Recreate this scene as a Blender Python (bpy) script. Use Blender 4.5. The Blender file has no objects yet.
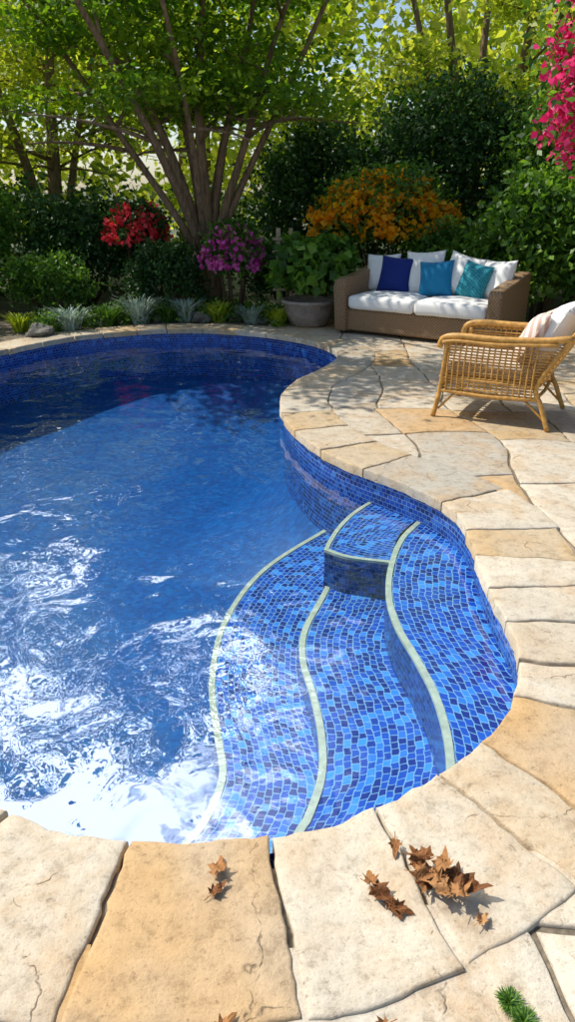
import bpy, bmesh, math, random
import numpy as np
from mathutils import Vector, Matrix, noise
random.seed(7); rng=np.random.default_rng(7)
scene=bpy.context.scene
COL=scene.collection

# ---------------------------------------------------------------- helpers
def link(o,parent=None):
    COL.objects.link(o)
    if parent: o.parent=parent
    return o
def empty(name,loc=(0,0,0),rz=0):
    e=bpy.data.objects.new(name,None); e.location=loc; e.rotation_euler=(0,0,rz); e.empty_display_size=.2
    return link(e)
def mesh_obj(name,v,f,mat=None,parent=None,smooth=False,uv=None):
    me=bpy.data.meshes.new(name); me.from_pydata([tuple(p) for p in v],[],f); me.update()
    if uv is not None:
        l=me.uv_layers.new(name="UVMap")
        idx=np.empty(len(me.loops),dtype=np.int32); me.loops.foreach_get("vertex_index",idx)
        l.data.foreach_set("uv",np.asarray(uv,dtype=np.float32)[idx].ravel())
    if smooth: me.polygons.foreach_set("use_smooth",[True]*len(me.polygons))
    if mat: me.materials.append(mat)
    return link(bpy.data.objects.new(name,me),parent)
class NT:
    def __init__(s,name):
        s.m=bpy.data.materials.new(name); s.m.use_nodes=True; s.n=s.m.node_tree.nodes; s.l=s.m.node_tree.links
        s.n.clear(); s.out=s.n.new("ShaderNodeOutputMaterial")
    def a(s,t,**k):
        nd=s.n.new("ShaderNode"+t)
        for kk,v in k.items(): setattr(nd,kk,v)
        return nd
    def c(s,a,b): s.l.new(a,b)
    def ramp(s,fac,stops,interp='LINEAR'):
        r=s.n.new("ShaderNodeValToRGB"); e=r.color_ramp.elements; r.color_ramp.interpolation=interp
        while len(e)<len(stops): e.new(.5)
        for i,(p,c) in enumerate(stops): e[i].position=p; e[i].color=(*c,1) if len(c)==3 else c
        s.c(fac,r.inputs[0]); return r.outputs[0]
    def mix(s,fac,a,b,mode='MIX'):
        m=s.n.new("ShaderNodeMix"); m.data_type='RGBA'; m.blend_type=mode
        for sock,v in ((m.inputs[0],fac),(m.inputs[6],a),(m.inputs[7],b)):
            if isinstance(v,bpy.types.NodeSocket): s.c(v,sock)
            elif isinstance(v,(int,float)): sock.default_value=v
            else: sock.default_value=(*v,1)
        return m.outputs[2]
    def noise(s,vec,scale,detail=4,rough=.6,dist=0):
        n=s.a("TexNoise"); n.inputs["Scale"].default_value=scale; n.inputs["Detail"].default_value=detail
        n.inputs["Roughness"].default_value=rough; n.inputs["Distortion"].default_value=dist
        if vec: s.c(vec,n.inputs["Vector"])
        return n
    def math(s,op,a,b=None):
        m=s.n.new("ShaderNodeMath"); m.operation=op
        for i,v in enumerate((a,b)):
            if v is None: continue
            if isinstance(v,bpy.types.NodeSocket): s.c(v,m.inputs[i])
            else: m.inputs[i].default_value=v
        return m.outputs[0]
    def bump(s,h,strength=.3,dist=.01,normal=None):
        b=s.a("Bump"); b.inputs["Strength"].default_value=strength; b.inputs["Distance"].default_value=dist
        s.c(h,b.inputs["Height"])
        if normal: s.c(normal,b.inputs["Normal"])
        return b.outputs[0]
    def pri(s,col,rough=.6,normal=None,spec=.5):
        p=s.a("BsdfPrincipled")
        if isinstance(col,bpy.types.NodeSocket): s.c(col,p.inputs["Base Color"])
        else: p.inputs["Base Color"].default_value=(*col,1)
        if isinstance(rough,bpy.types.NodeSocket): s.c(rough,p.inputs["Roughness"])
        else: p.inputs["Roughness"].default_value=rough
        p.inputs["Specular IOR Level"].default_value=spec
        if normal: s.c(normal,p.inputs["Normal"])
        s.c(p.outputs[0],s.out.inputs[0]); return p

# ---------------------------------------------------------------- materials
def stone_mat(name):
    t=NT(name); tc=t.a("TexCoord").outputs["Object"]; at=t.a("Attribute",attribute_name="col")
    n0=t.noise(tc,1.3,3,.5,.3).outputs[0]
    n1=t.noise(tc,3.4,6,.7,.5).outputs[0]; n2=t.noise(tc,16,7,.75).outputs[0]; n3=t.noise(tc,110,4,.7).outputs[0]; n4=t.noise(tc,42,5,.8,.3).outputs[0]
    f1=t.ramp(n1,[(.43,(0,0,0)),(.66,(1,1,1))])
    c=t.mix(t.math('MULTIPLY',f1,.58),at.outputs["Color"],(.45,.275,.12),'MIX')
    f0=t.ramp(n0,[(.46,(0,0,0)),(.60,(1,1,1))])
    c=t.mix(t.math('MULTIPLY',f0,.42),c,(.45,.425,.365),'MIX')
    c2=t.ramp(n2,[(.25,(.46,.42,.37)),(.47,(.95,.94,.92)),(.8,(1.2,1.19,1.16))])
    c=t.mix(.95,c,c2,'MULTIPLY')
    c=t.mix(.85,c,t.ramp(n4,[(.30,(.42,.37,.32)),(.43,(1,1,1))]),'MULTIPLY')
    c3=t.ramp(n3,[(.3,(.55,.5,.45)),(.45,(1,1,1))])
    c=t.mix(.5,c,c3,'MULTIPLY')
    # hairline cracks
    dv=t.noise(tc,5,4,.6); ad=t.a("VectorMath",operation='MULTIPLY_ADD'); t.c(dv.outputs["Color"],ad.inputs[0]); ad.inputs[1].default_value=(.22,.22,.22); t.c(tc,ad.inputs[2])
    vo=t.a("TexVoronoi",feature='DISTANCE_TO_EDGE'); vo.inputs["Scale"].default_value=1.7; t.c(ad.outputs[0],vo.inputs["Vector"])
    cr=t.ramp(vo.outputs["Distance"],[(.0,(1,1,1)),(.006,(0,0,0))]); cm=t.math('MULTIPLY',cr,t.ramp(n1,[(.50,(0,0,0)),(.58,(1,1,1))]))
    c=t.mix(t.math('MULTIPLY',cm,.75),c,(.12,.09,.06))
    b=t.bump(n2,.6,.010); b=t.bump(n4,.5,.004,b); b=t.bump(n3,.5,.002,b); b=t.bump(t.math('SUBTRACT',1.0,cm),.7,.004,b)
    t.pri(c,.85,b,.2); return t.m
def plain(name,col,rough=.7,nscale=20,var=.25,bs=.2,bd=.005,coord="Object"):
    t=NT(name); tc=t.a("TexCoord").outputs[coord]
    n=t.noise(tc,nscale,4).outputs[0]
    lo=tuple(x*(1-var) for x in col); hi=tuple(min(1,x*(1+var)) for x in col)
    c=t.ramp(n,[(.3,lo),(.7,hi)]); t.pri(c,rough,t.bump(n,bs,bd),.3); return t.m
def leaf_mat(name,stops,trans=.45,tcol=(1.25,1.2,.5)):
    t=NT(name); at=t.a("Attribute",attribute_name="rnd").outputs["Fac"]
    c=t.ramp(at,stops)
    d=t.a("BsdfPrincipled"); t.c(c,d.inputs["Base Color"]); d.inputs["Roughness"].default_value=.45
    d.inputs["Specular IOR Level"].default_value=.35
    tr=t.a("BsdfTranslucent"); mm=t.mix(1.0,c,tcol,'MULTIPLY'); t.c(mm,tr.inputs[0])
    m=t.a("MixShader"); m.inputs[0].default_value=trans
    t.c(d.outputs[0],m.inputs[1]); t.c(tr.outputs[0],m.inputs[2]); t.c(m.outputs[0],t.out.inputs[0]); return t.m
def tile_mat(name,c_a,c_b,c_c,grout,tile=.024,wob=.006,rough=.18,gm=.06,bigv=((.6,.65,.75),(1.15,1.15,1.1))):
    t=NT(name); uv=t.a("UVMap").outputs[0]
    nz=t.noise(uv,9,2); 
    sub=t.a("VectorMath",operation='SUBTRACT'); t.c(nz.outputs["Color"],sub.inputs[0]); sub.inputs[1].default_value=(.5,.5,.5)
    sc=t.a("VectorMath",operation='SCALE'); t.c(sub.outputs[0],sc.inputs[0]); sc.inputs["Scale"].default_value=wob*4
    ad=t.a("VectorMath",operation='ADD'); t.c(uv,ad.inputs[0]); t.c(sc.outputs[0],ad.inputs[1])
    br=t.a("TexBrick"); t.c(ad.outputs[0],br.inputs["Vector"]); br.offset=.5; br.squash=1
    br.inputs["Scale"].default_value=1; br.inputs["Brick Width"].default_value=tile*1.25; br.inputs["Row Height"].default_value=tile
    br.inputs["Mortar Size"].default_value=tile*gm; br.inputs["Mortar Smooth"].default_value=.1; br.inputs["Bias"].default_value=0
    br.inputs["Color1"].default_value=(0,0,0,1); br.inputs["Color2"].default_value=(1,1,1,1); br.inputs["Mortar"].default_value=(0,0,0,1)
    col=t.ramp(br.outputs["Color"],[(0,c_a),(.30,c_a),(.42,c_b),(.74,c_b),(.90,c_c),(1,c_c)])
    big=t.noise(uv,2.5,3).outputs[0]
    col=t.mix(.5,col,t.ramp(big,[(.3,bigv[0]),(.7,bigv[1])]),'MULTIPLY')
    c=t.mix(br.outputs["Fac"],col,grout)
    b=t.bump(t.math('SUBTRACT',1.0,br.outputs["Fac"]),.4,.002)
    t.pri(c,rough,b,.5); return t.m
def bark(name,c1,c2):
    t=NT(name); tc=t.a("TexCoord").outputs["Object"]; mp=t.a("Mapping"); mp.inputs["Scale"].default_value=(9,9,1.6); t.c(tc,mp.inputs[0])
    n=t.noise(mp.outputs[0],2.5,6,.7).outputs[0]; t.pri(t.ramp(n,[(.3,c1),(.7,c2)]),.85,t.bump(n,.8,.03),.2); return t.m

M_stone=stone_mat("natural_stone")
M_mortar=plain("mortar",(.17,.14,.10),.95,60,.4,.5,.006)
M_ground=plain("garden_soil_and_grass",(.06,.07,.03),.95,6,.5,.8,.03)
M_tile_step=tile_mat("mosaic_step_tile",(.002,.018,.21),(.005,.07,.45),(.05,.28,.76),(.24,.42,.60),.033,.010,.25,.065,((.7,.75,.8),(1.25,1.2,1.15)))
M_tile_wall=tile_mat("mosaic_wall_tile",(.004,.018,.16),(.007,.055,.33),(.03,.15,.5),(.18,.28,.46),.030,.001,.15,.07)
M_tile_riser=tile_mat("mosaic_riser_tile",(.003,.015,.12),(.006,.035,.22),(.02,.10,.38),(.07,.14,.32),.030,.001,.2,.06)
M_tile_deep=tile_mat("mosaic_floor_tile",(.0008,.066,.27),(.0012,.090,.335),(.002,.125,.39),(.002,.09,.32),.03,.01,.4,.05,((.75,.8,.88),(1.15,1.15,1.1)))
M_trim=plain("cream_tile_trim",(.54,.51,.37),.5,25,.2)
M_bark=bark("tree_bark",(.10,.065,.04),(.38,.25,.15))
M_twig=bark("twig_bark",(.05,.035,.02),(.14,.09,.05))
M_leaf_tree=leaf_mat("tree_leaf",[(0,(.045,.13,.012)),(.45,(.14,.28,.02)),(1,(.38,.50,.04))],.58,(1.45,1.35,.5))
M_leaf_far=leaf_mat("distant_leaf",[(0,(.10,.18,.02)),(.4,(.29,.40,.04)),(1,(.60,.63,.12))],.6,(1.4,1.3,.6))
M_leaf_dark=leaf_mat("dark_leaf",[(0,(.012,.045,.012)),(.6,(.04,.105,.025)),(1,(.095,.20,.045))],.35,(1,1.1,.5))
M_leaf_mid=leaf_mat("shrub_leaf",[(0,(.025,.08,.018)),(.6,(.095,.22,.03)),(1,(.23,.40,.05))],.45)
M_leaf_silver=leaf_mat("silver_leaf",[(0,(.24,.34,.26)),(1,(.60,.70,.60))],.3,(1,1,1))
M_leaf_lime=leaf_mat("lime_leaf",[(0,(.22,.34,.02)),(1,(.55,.60,.06))],.4)
M_orange=leaf_mat("orange_petal",[(0,(.95,.33,.004)),(1,(1.0,.64,.02))],.5,(1,1,.8))
M_magenta=leaf_mat("magenta_petal",[(0,(.62,.03,.30)),(1,(.95,.22,.60))],.35,(1,.9,1))
M_red=leaf_mat("red_petal",[(0,(.75,.02,.03)),(1,(.95,.09,.12))],.3,(1,.8,.8))
M_pink=leaf_mat("bougainvillea_petal",[(0,(.70,.01,.13)),(1,(.95,.09,.32))],.45,(1,.8,.9))
M_white=plain("white_fabric",(.80,.79,.76),.9,120,.04,.25,.002)
M_navy=plain("navy_fabric",(.008,.025,.17),.85,120,.2,.25,.002)
M_blue=plain("azure_fabric",(.01,.19,.38),.8,120,.15,.25,.002)
M_cane=plain("rattan_cane",(.50,.27,.07),.42,30,.35,.2,.002)
M_rock=plain("garden_rock",(.15,.14,.12),.9,9,.4,.8,.03)
M_pot=plain("weathered_clay",(.32,.26,.21),.85,12,.25,.4,.01)
M_woodpost=plain("weathered_wood",(.34,.25,.15),.8,14,.3,.3,.01)
M_foot=plain("dark_wood",(.045,.03,.02),.85,10,.4,.4,.01)

t=NT("brown_wicker"); tc=t.a("TexCoord").outputs["Object"]
ch=t.a("TexChecker"); ch.inputs["Scale"].default_value=56; t.c(tc,ch.inputs[0])
wv=t.a("TexWave",wave_type='BANDS',bands_direction='Z'); wv.inputs["Scale"].default_value=28; t.c(tc,wv.inputs[0])
nn=t.noise(tc,40,3).outputs[0]
c=t.mix(ch.outputs["Fac"],(.22,.13,.065),(.42,.27,.145)); c=t.mix(.5,c,t.ramp(wv.outputs[0],[(0,(.45,.4,.35)),(.6,(1,1,1))]),'MULTIPLY')
c=t.mix(.4,c,t.ramp(nn,[(.3,(.6,.6,.6)),(.7,(1.2,1.2,1.2))]),'MULTIPLY')
h=t.math('ADD',ch.outputs["Fac"],wv.outputs[0]); t.pri(c,.55,t.bump(h,.6,.006),.4); M_wicker=t.m
t=NT("teal_patterned_fabric"); tc=t.a("TexCoord").outputs["Object"]
w=t.a("TexWave",wave_type='BANDS',bands_direction='DIAGONAL'); w.inputs["Scale"].default_value=14; w.inputs["Distortion"].default_value=6; w.inputs["Detail Scale"].default_value=3; t.c(tc,w.inputs[0])
t.pri(t.ramp(w.outputs[0],[(.45,(.01,.20,.27)),(.8,(.06,.30,.35))]),.85,None,.2); M_teal=t.m
def stripe(name,a,b,scale,axis='X'):
    t=NT(name); tc=t.a("TexCoord").outputs["Object"]
    w=t.a("TexWave",wave_type='BANDS',bands_direction=axis); w.inputs["Scale"].default_value=scale; w.inputs["Distortion"].default_value=.3; t.c(tc,w.inputs[0])
    t.pri(t.ramp(w.outputs[0],[(.35,a),(.65,b)]),.9,None,.2); return t.m
M_stripe=stripe("striped_fabric",(.72,.66,.56),(.50,.38,.28),7,'Y')
M_stripe2=stripe("pink_striped_fabric",(.74,.66,.58),(.54,.36,.30),6,'X')
t=NT("dry_leaf"); at=t.a("Attribute",attribute_name="rnd").outputs["Fac"]; tc=t.a("TexCoord").outputs["Object"]
c=t.ramp(at,[(0,(.16,.06,.02)),(.5,(.30,.135,.045)),(1,(.46,.26,.115))]); nn=t.noise(tc,70,4).outputs[0]
c=t.mix(.6,c,t.ramp(nn,[(.3,(.5,.45,.4)),(.7,(1.15,1.1,1))]),'MULTIPLY'); t.pri(c,.7,t.bump(nn,.5,.004),.25); M_dry=t.m
# water: reflective surface over clear tinted water, same seen from both sides
t=NT("pool_water"); tc=t.a("TexCoord").outputs["Object"]
n1=t.noise(tc,1.5,2,.45,.5).outputs[0]; n2=t.noise(tc,4.2,2,.45,.8).outputs[0]; n3=t.noise(tc,14,2,.5,.4).outputs[0]
msk=t.noise(tc,.55,2,.5).outputs[0]; mk=t.ramp(msk,[(.35,(.35,.35,.35)),(.65,(1,1,1))])
h=t.math('ADD',t.math('MULTIPLY',n1,.8),t.math('MULTIPLY',t.math('ADD',t.math('MULTIPLY',n2,.25),t.math('MULTIPLY',n3,.028)),mk))
b=t.bump(h,1.0,.034)
lw=t.a("LayerWeight"); lw.inputs["Blend"].default_value=.5; t.c(b,lw.inputs["Normal"])
F=t.math('ADD',t.math('MULTIPLY',t.math('POWER',lw.outputs["Facing"],5.0),.55),.115)
gl=t.a("BsdfGlossy"); gl.inputs["Roughness"].default_value=.006; t.c(b,gl.inputs["Normal"]); gl.inputs["Color"].default_value=(.93,.97,1,1)
tr=t.a("BsdfTransparent"); tr.inputs["Color"].default_value=(.82,.95,1,1)
mx=t.a("MixShader"); t.c(F,mx.inputs[0]); t.c(tr.outputs[0],mx.inputs[1]); t.c(gl.outputs[0],mx.inputs[2]); t.c(mx.outputs[0],t.out.inputs[0])
M_water=t.m

# ---------------------------------------------------------------- pool outline
ctrl=[(-3.155,7.94),(-2.70,8.64),(-2.09,9.10),(-1.24,9.32),(-.467,9.12),(.148,8.66),(.528,8.06),(.562,7.57),(.37,7.06),(.116,6.61),
(-.013,6.13),(-.037,5.72),(.019,5.30),(.158,4.82),(.344,4.445),(.573,4.17),(.782,3.94),(.913,3.717),(.964,3.45),(.945,3.147),(.915,2.905),
(.92,2.633),(.924,2.392),(.8986,2.196),(.823,1.996),(.6995,1.822),(.556,1.69),(.319,1.5226),(.143,1.439),(-.02,1.393),(-.232,1.374),
(-.445,1.38),(-.6115,1.406),(-.797,1.473),(-1.4,1.85),(-2.2,2.6),(-3.0,3.7),(-3.55,5.0),(-3.7,6.2),(-3.55,7.2)]
def resample_closed(P,n):
    P=np.array(P); Q=[]
    m=len(P)
    for i in range(m):
        p0,p1,p2,p3=P[i-1],P[i],P[(i+1)%m],P[(i+2)%m]
        for k in range(24):
            u=k/24; Q.append(.5*((2*p1)+(-p0+p2)*u+(2*p0-5*p1+4*p2-p3)*u*u+(-p0+3*p1-3*p2+p3)*u**3))
    Q=np.array(Q); d=np.linalg.norm(np.roll(Q,-1,0)-Q,axis=1); s=np.concatenate([[0],np.cumsum(d)]); T=s[-1]
    Q2=np.vstack([Q,Q[:1]]); ss=np.linspace(0,T,n,endpoint=False)
    return np.stack([np.interp(ss,s,Q2[:,0]),np.interp(ss,s,Q2[:,1])],1),T
NO=1600
OUT,T=resample_closed(ctrl,NO)
for _ in range(260): OUT=.25*np.roll(OUT,1,0)+.5*OUT+.25*np.roll(OUT,-1,0)
OUT,T=resample_closed(OUT[::8],NO)
tan=np.roll(OUT,-3,0)-np.roll(OUT,3,0); tan/=np.linalg.norm(tan,axis=1)[:,None]
NRM=np.stack([-tan[:,1],tan[:,0]],1)
cen=np.array([-1.3,4.8])
if ((OUT-cen)*NRM).sum()<0: NRM=-NRM
def at_s(s):
    x=(s/T*NO)%NO; i=int(x); f=x-i; j=(i+1)%NO
    p=OUT[i]*(1-f)+OUT[j]*f; n=NRM[i]*(1-f)+NRM[j]*f
    return p,n/np.linalg.norm(n)
def near_s(x,y): return np.argmin(((OUT-np.array([x,y]))**2).sum(1))/NO*T
def inside(px,py,poly):
    x,y=px,py
    X=poly[:,0];Y=poly[:,1];X2=np.roll(X,-1);Y2=np.roll(Y,-1)
    cond=((Y>y)!=(Y2>y)); xi=(X2-X)*(y-Y)/np.where(Y2-Y==0,1e-9,Y2-Y)+X
    return (np.count_nonzero(cond&(x<xi))%2)==1

# ---------------------------------------------------------------- stones
class Stones:
    def __init__(s): s.v=[];s.f=[];s.c=[]
    def add(s,fn,lu,lv,top,col,skip=None,edge=.008,th=.06,nstep=.05,rough=.006,tl=.003):
        def par(L):
            e=edge/L; n=max(2,int(L/nstep)); inner=list(np.linspace(e,1-e,n))
            P=[0,0,e*.35]+inner+[1-e*.35,1,1]; O=[-th,-.006,-.002]+[0]*n+[-.002,-.006,-th]; return P,O
        U,OU=par(lu);V,OV=par(lv); b=len(s.v); tilt=(random.uniform(-tl,tl),random.uniform(-tl,tl))
        for i,u in enumerate(U):
            for j,v in enumerate(V):
                x,y=fn(u,v)
                nv=noise.noise_vector(Vector((x*7,y*7,1.3))); n2=noise.noise_vector(Vector((x*25,y*25,4.3)))
                dz=noise.noise(Vector((x*5,y*5,7)))*.003+noise.noise(Vector((x*18,y*18,3)))*.0018
                s.v.append((x+nv.x*rough*1.5+n2.x*rough,y+nv.y*rough*1.5+n2.y*rough,top+min(OU[i],OV[j])+dz+tilt[0]*(u-.5)*2+tilt[1]*(v-.5)*2))
        nv_=len(V)
        for i in range(len(U)-1):
            for j in range(nv_-1):
                a=b+i*nv_+j
                if skip:
                    q=s.v[a]; 
                    if skip(q[0],q[1]): continue
                s.f.append((a,a+nv_,a+nv_+1,a+1)); s.c.append(col)
    def make(s,name,mat):
        o=mesh_obj(name,s.v,s.f,mat,smooth=True)
        at=o.data.attributes.new("col",'FLOAT_COLOR','FACE')
        at.data.foreach_set("color",np.array([(*c,1) for c in s.c],dtype=np.float32).ravel())
        bm=bmesh.new(); bm.from_mesh(o.data); bmesh.ops.recalc_face_normals(bm,faces=bm.faces); bm.to_mesh(o.data); bm.free()
        return o
CREAM=(.55,.465,.345);LIGHT=(.57,.51,.41);ORANGE=(.50,.335,.17);GREY=(.43,.40,.34);HONEY=(.53,.395,.23);PALE=(.61,.54,.43)
def jit(c,a=.03): k=random.uniform(-a,a); return tuple(max(.02,x+k) for x in c)
joints=[]
spec=[((-.80,1.47),(-1.02,1.03),LIGHT),((-.43,1.38),(-.479,.95),ORANGE),((-.04,1.39),(.047,.93),PALE),((.27,1.50),(.43,1.03),LIGHT),((.47,1.64),(.74,1.26),CREAM),
((.64,1.77),(.90,1.42),ORANGE),((.83,2.0),(1.22,1.86),LIGHT),((.905,2.22),(1.33,2.17),CREAM),((.92,2.50),(1.37,2.48),LIGHT),((.905,2.78),(1.36,2.80),PALE),
((.93,3.08),(1.38,3.02),HONEY),((.96,3.36),(1.40,3.38),LIGHT),((.90,3.74),None,CREAM)]
for (a,b,c) in spec: joints.append([near_s(*a),near_s(*b) if b else near_s(*a)-.02,c])
joints.sort(key=lambda q:q[0])
s0=joints[0][0]; s1=joints[-1][0]
cur=s1; pal=[CREAM,LIGHT,LIGHT,PALE,CREAM,GREY,HONEY,PALE,ORANGE,LIGHT,HONEY,GREY]
extra=[]; end=s0+T
while True:
    cur+=random.uniform(.36,.56)
    if cur>end-.3: break
    extra.append([cur,cur+random.uniform(-.02,.02),random.choice([CREAM,LIGHT,PALE,CREAM,LIGHT,GREY,HONEY])])
J=joints+extra; J.append([s0+T,joints[0][1]+T,joints[0][2]])
def width(s):
    p,_=at_s(s); return .46 if p[1]<3 else .46-.10*min(1,(p[1]-3)/3)
st=Stones()
for k in range(len(J)-1):
    a,b=J[k],J[k+1]; L=b[0]-a[0]
    col=jit(b[2] if k+1<len(joints) else a[2],.02)
    g=.006; wob=random.uniform(-.012,.012)
    def fn(u,v,a=a,b=b,wob=wob):
        sa=a[0]*(1-v)+a[1]*v+g; sb=b[0]*(1-v)+b[1]*v-g
        s=sa*(1-u)+sb*u; p,n=at_s(s); w=width(s)+wob; q=p+n*(-.03+v*(w+.03)); return q[0],q[1]
    st.add(fn,L,.46,0.0,col,rough=.009,nstep=.03)
st.make("stone_coping",M_stone)

cop=np.array([OUT[i]+NRM[i]*(width(i/NO*T)-.13) for i in range(0,NO,8)])
def warp(x,y):
    n=noise.noise_vector(Vector((x*.8,y*.8,9.1))); m=noise.noise_vector(Vector((x*2.1,y*2.1,3.1))); return x+n.x*.22+m.x*.05,y+n.y*.22+m.y*.05
rects=[]
def split(x0,y0,x1,y1):
    w,h=x1-x0,y1-y0
    if max(w,h)<.9 or (w*h<.5 and max(w,h)<1.2): rects.append((x0,y0,x1,y1)); return
    f=random.uniform(.34,.66)
    if w>h: m=x0+w*f; split(x0,y0,m,y1); split(m,y0,x1,y1)
    else: m=y0+h*f; split(x0,y0,x1,m); split(x0,m,x1,y1)
split(-4.7,-3.7,.50,3.2); split(.50,-3.7,1.4,3.2); split(-.2,3.2,1.4,10.0); split(1.4,-3.7,7.7,10.0)
fs=Stones()
for (x0,y0,x1,y1) in rects:
    g=.008
    if all(inside(px,py,cop) for px in(x0,x1) for py in (y0,y1)) and not (y1>5 and x1>.3): continue
    def fn(u,v,r=(x0+g,y0+g,x1-g,y1-g)): return warp(r[0]+(r[2]-r[0])*u,r[1]+(r[3]-r[1])*v)
    fs.add(fn,x1-x0,y1-y0,-.009,jit(random.choice(pal),.03),skip=lambda x,y:inside(x,y,cop),nstep=.05,rough=.009,tl=.0015)
fs.make("patio_flagstones",M_stone)

def ring(name,r0,outer,z,mat):
    n=NO//8; v=[];f=[]
    for i in range(n):
        p=OUT[i*8]+NRM[i*8]*r0; v.append((p[0],p[1],z))
    for lay in outer:
        for i in range(n):
            p=OUT[i*8]; q=lay(p); v.append((q[0],q[1],z))
    for L in range(len(outer)):
        for i in range(n):
            j=(i+1)%n; f.append((L*n+i,L*n+j,(L+1)*n+j,(L+1)*n+i))
    o=mesh_obj(name,v,f,mat); bm=bmesh.new(); bm.from_mesh(o.data)
    bmesh.ops.recalc_face_normals(bm,faces=bm.faces)
    if sum(q.normal.z for q in bm.faces)<0: bmesh.ops.reverse_faces(bm,faces=bm.faces)
    bm.to_mesh(o.data); bm.free(); return o
def circ(R):
    return lambda p:(cen+(p-cen)/np.linalg.norm(p-cen)*R)
def box(p):
    d=(p-cen)/np.linalg.norm(p-cen); t_=1e9
    for a,lo,hi in((0,-4.6,7.6),(1,-3.6,10.0)):
        if d[a]>1e-6:t_=min(t_,(hi-cen[a])/d[a])
        if d[a]<-1e-6:t_=min(t_,(lo-cen[a])/d[a])
    return cen+d*t_
ring("patio_mortar_bed",.06,[box],-.021,M_mortar)
ring("ground",.05,[circ(16),circ(60),circ(600)],-.050,M_ground)

# ---------------------------------------------------------------- pool basin
n=NO//4; pool=empty("swimming_pool")
zs=[-.035,-.2,-.45,-.66]; v=[];uv=[];f=[]
for i in range(n+1):
    p=OUT[(i*4)%NO]
    for z in zs: v.append((p[0],p[1],z)); uv.append((i*4/NO*T,z))
for i in range(n):
    for k in range(len(zs)-1):
        a=i*len(zs)+k; f.append((a,a+1,a+len(zs)+1,a+len(zs)))
mesh_obj("pool_wall",v,f,M_tile_wall,pool,uv=uv)
prof=[(1.002,-.615),(.965,-.67),(.92,-.73),(.85,-.80),(.75,-.87),(.6,-.94),(.4,-.99),(.2,-1.01)]
v=[];f=[]; m=NO//8
for fr_,z in prof:
    for i in range(m): q=cen+(OUT[i*8]-cen)*fr_; v.append((q[0],q[1],z))
v.append((cen[0],cen[1],-1.015))
for k in range(len(prof)-1):
    for i in range(m): j=(i+1)%m; f.append((k*m+i,k*m+j,(k+1)*m+j,(k+1)*m+i))
for i in range(m): f.append(((len(prof)-1)*m+i,(len(prof)-1)*m+(i+1)%m,len(v)-1))
mesh_obj("pool_floor",v,f,M_tile_deep,pool,smooth=True,uv=[(a[0],a[1]) for a in v])
def spline(P,n=90):
    P=[np.array(p) for p in P]; P=[2*P[0]-P[1]]+P+[2*P[-1]-P[-2]]; Q=[]
    for i in range(1,len(P)-2):
        p0,p1,p2,p3=P[i-1:i+3]
        for k in range(16):
            u=k/16; Q.append(.5*((2*p1)+(-p0+p2)*u+(2*p0-5*p1+4*p2-p3)*u*u+(-p0+3*p1-3*p2+p3)*u**3))
    Q.append(P[-2]); Q=np.array(Q); s=np.concatenate([[0],np.cumsum(np.linalg.norm(np.diff(Q,axis=0),axis=1))])
    ss=np.linspace(0,s[-1],n); return np.stack([np.interp(ss,s,Q[:,0]),np.interp(ss,s,Q[:,1])],1)
k3=.981
L1=spline([(.84,4.02),(.646,3.70),(.532,3.343),(.484,3.04),(.492,2.78),(.534,2.552),(.569,2.32),(.572,2.091),(.543,1.87),(.47,1.58)])
L3=spline([(.52,4.30),(.33,3.93),(.195*k3,3.53*k3),(.080*k3,3.17*k3),(.061,2.908*k3),(.1016,2.64*k3),(.1275,2.376*k3),(.1187,2.149*k3),(.064,1.951*k3),(.009,1.819*k3),(-.06,1.36)])
L4=spline([(.27,4.62),(-.0165,4.249),(-.185,3.973),(-.307,3.644),(-.379,3.277),(-.379,2.844),(-.318,2.491),(-.279,2.253),(-.331,2.021),(-.414,1.863),(-.56,1.34)])
sa,sb=near_s(.82,3.90),near_s(.47,1.62)
if sb<sa: sb+=T
WALL=np.array([at_s(s)[0]+at_s(s)[1]*.03 for s in np.linspace(sa,sb,90)])
def arc(P): return np.concatenate([[0],np.cumsum(np.linalg.norm(np.diff(P,axis=0),axis=1))])
def loft(name,A,B,z,parent):
    S=arc(A); v=[];uv=[];f=[]; K=5
    for i in range(len(A)):
        d=np.linalg.norm(B[i]-A[i])
        for k in range(K):
            q=A[i]+(B[i]-A[i])*k/(K-1); v.append((q[0],q[1],z)); uv.append((S[i],d*k/(K-1)))
    for i in range(len(A)-1):
        for k in range(K-1):
            a=i*K+k; f.append((a,a+1,a+K+1,a+K))
    return mesh_obj(name,v,f,M_tile_step,parent,uv=uv)
def riser(name,A,z0,z1,parent,mat=None):
    S=arc(A); v=[];uv=[];f=[]
    for i,p in enumerate(A):
        v+=[(p[0],p[1],z0),(p[0],p[1],z1)]; uv+=[(S[i],z0),(S[i],z1)]
    for i in range(len(A)-1): f.append((2*i,2*i+1,2*i+3,2*i+2))
    return mesh_obj(name,v,f,mat or M_tile_riser,parent,uv=uv)
def trim(name,A,z,parent,w=.027,h=.005):
    d=np.gradient(A,axis=0); d/=np.linalg.norm(d,axis=1)[:,None]; nn=np.stack([-d[:,1],d[:,0]],1)
    v=[];f=[]
    for p,q in zip(A,nn):
        for off,zz in((-.003,z-.010),(-.003,z+h),(w,z+h),(w,z-.02)):
            v.append((p[0]+q[0]*off,p[1]+q[1]*off,zz))
    for i in range(len(A)-1):
        for k in range(3): a=i*4+k; f.append((a,a+1,a+5,a+4))
    return mesh_obj(name,v,f,M_trim,parent)
Z1,Z3,Z4=-.22,-.45,-.60
steps=empty("pool_steps")
loft("tread_top",L1,WALL,Z1,steps); riser("riser_top",L1,Z1,Z3-.01,steps); trim("nosing_top",L1,Z1,steps)
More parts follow.
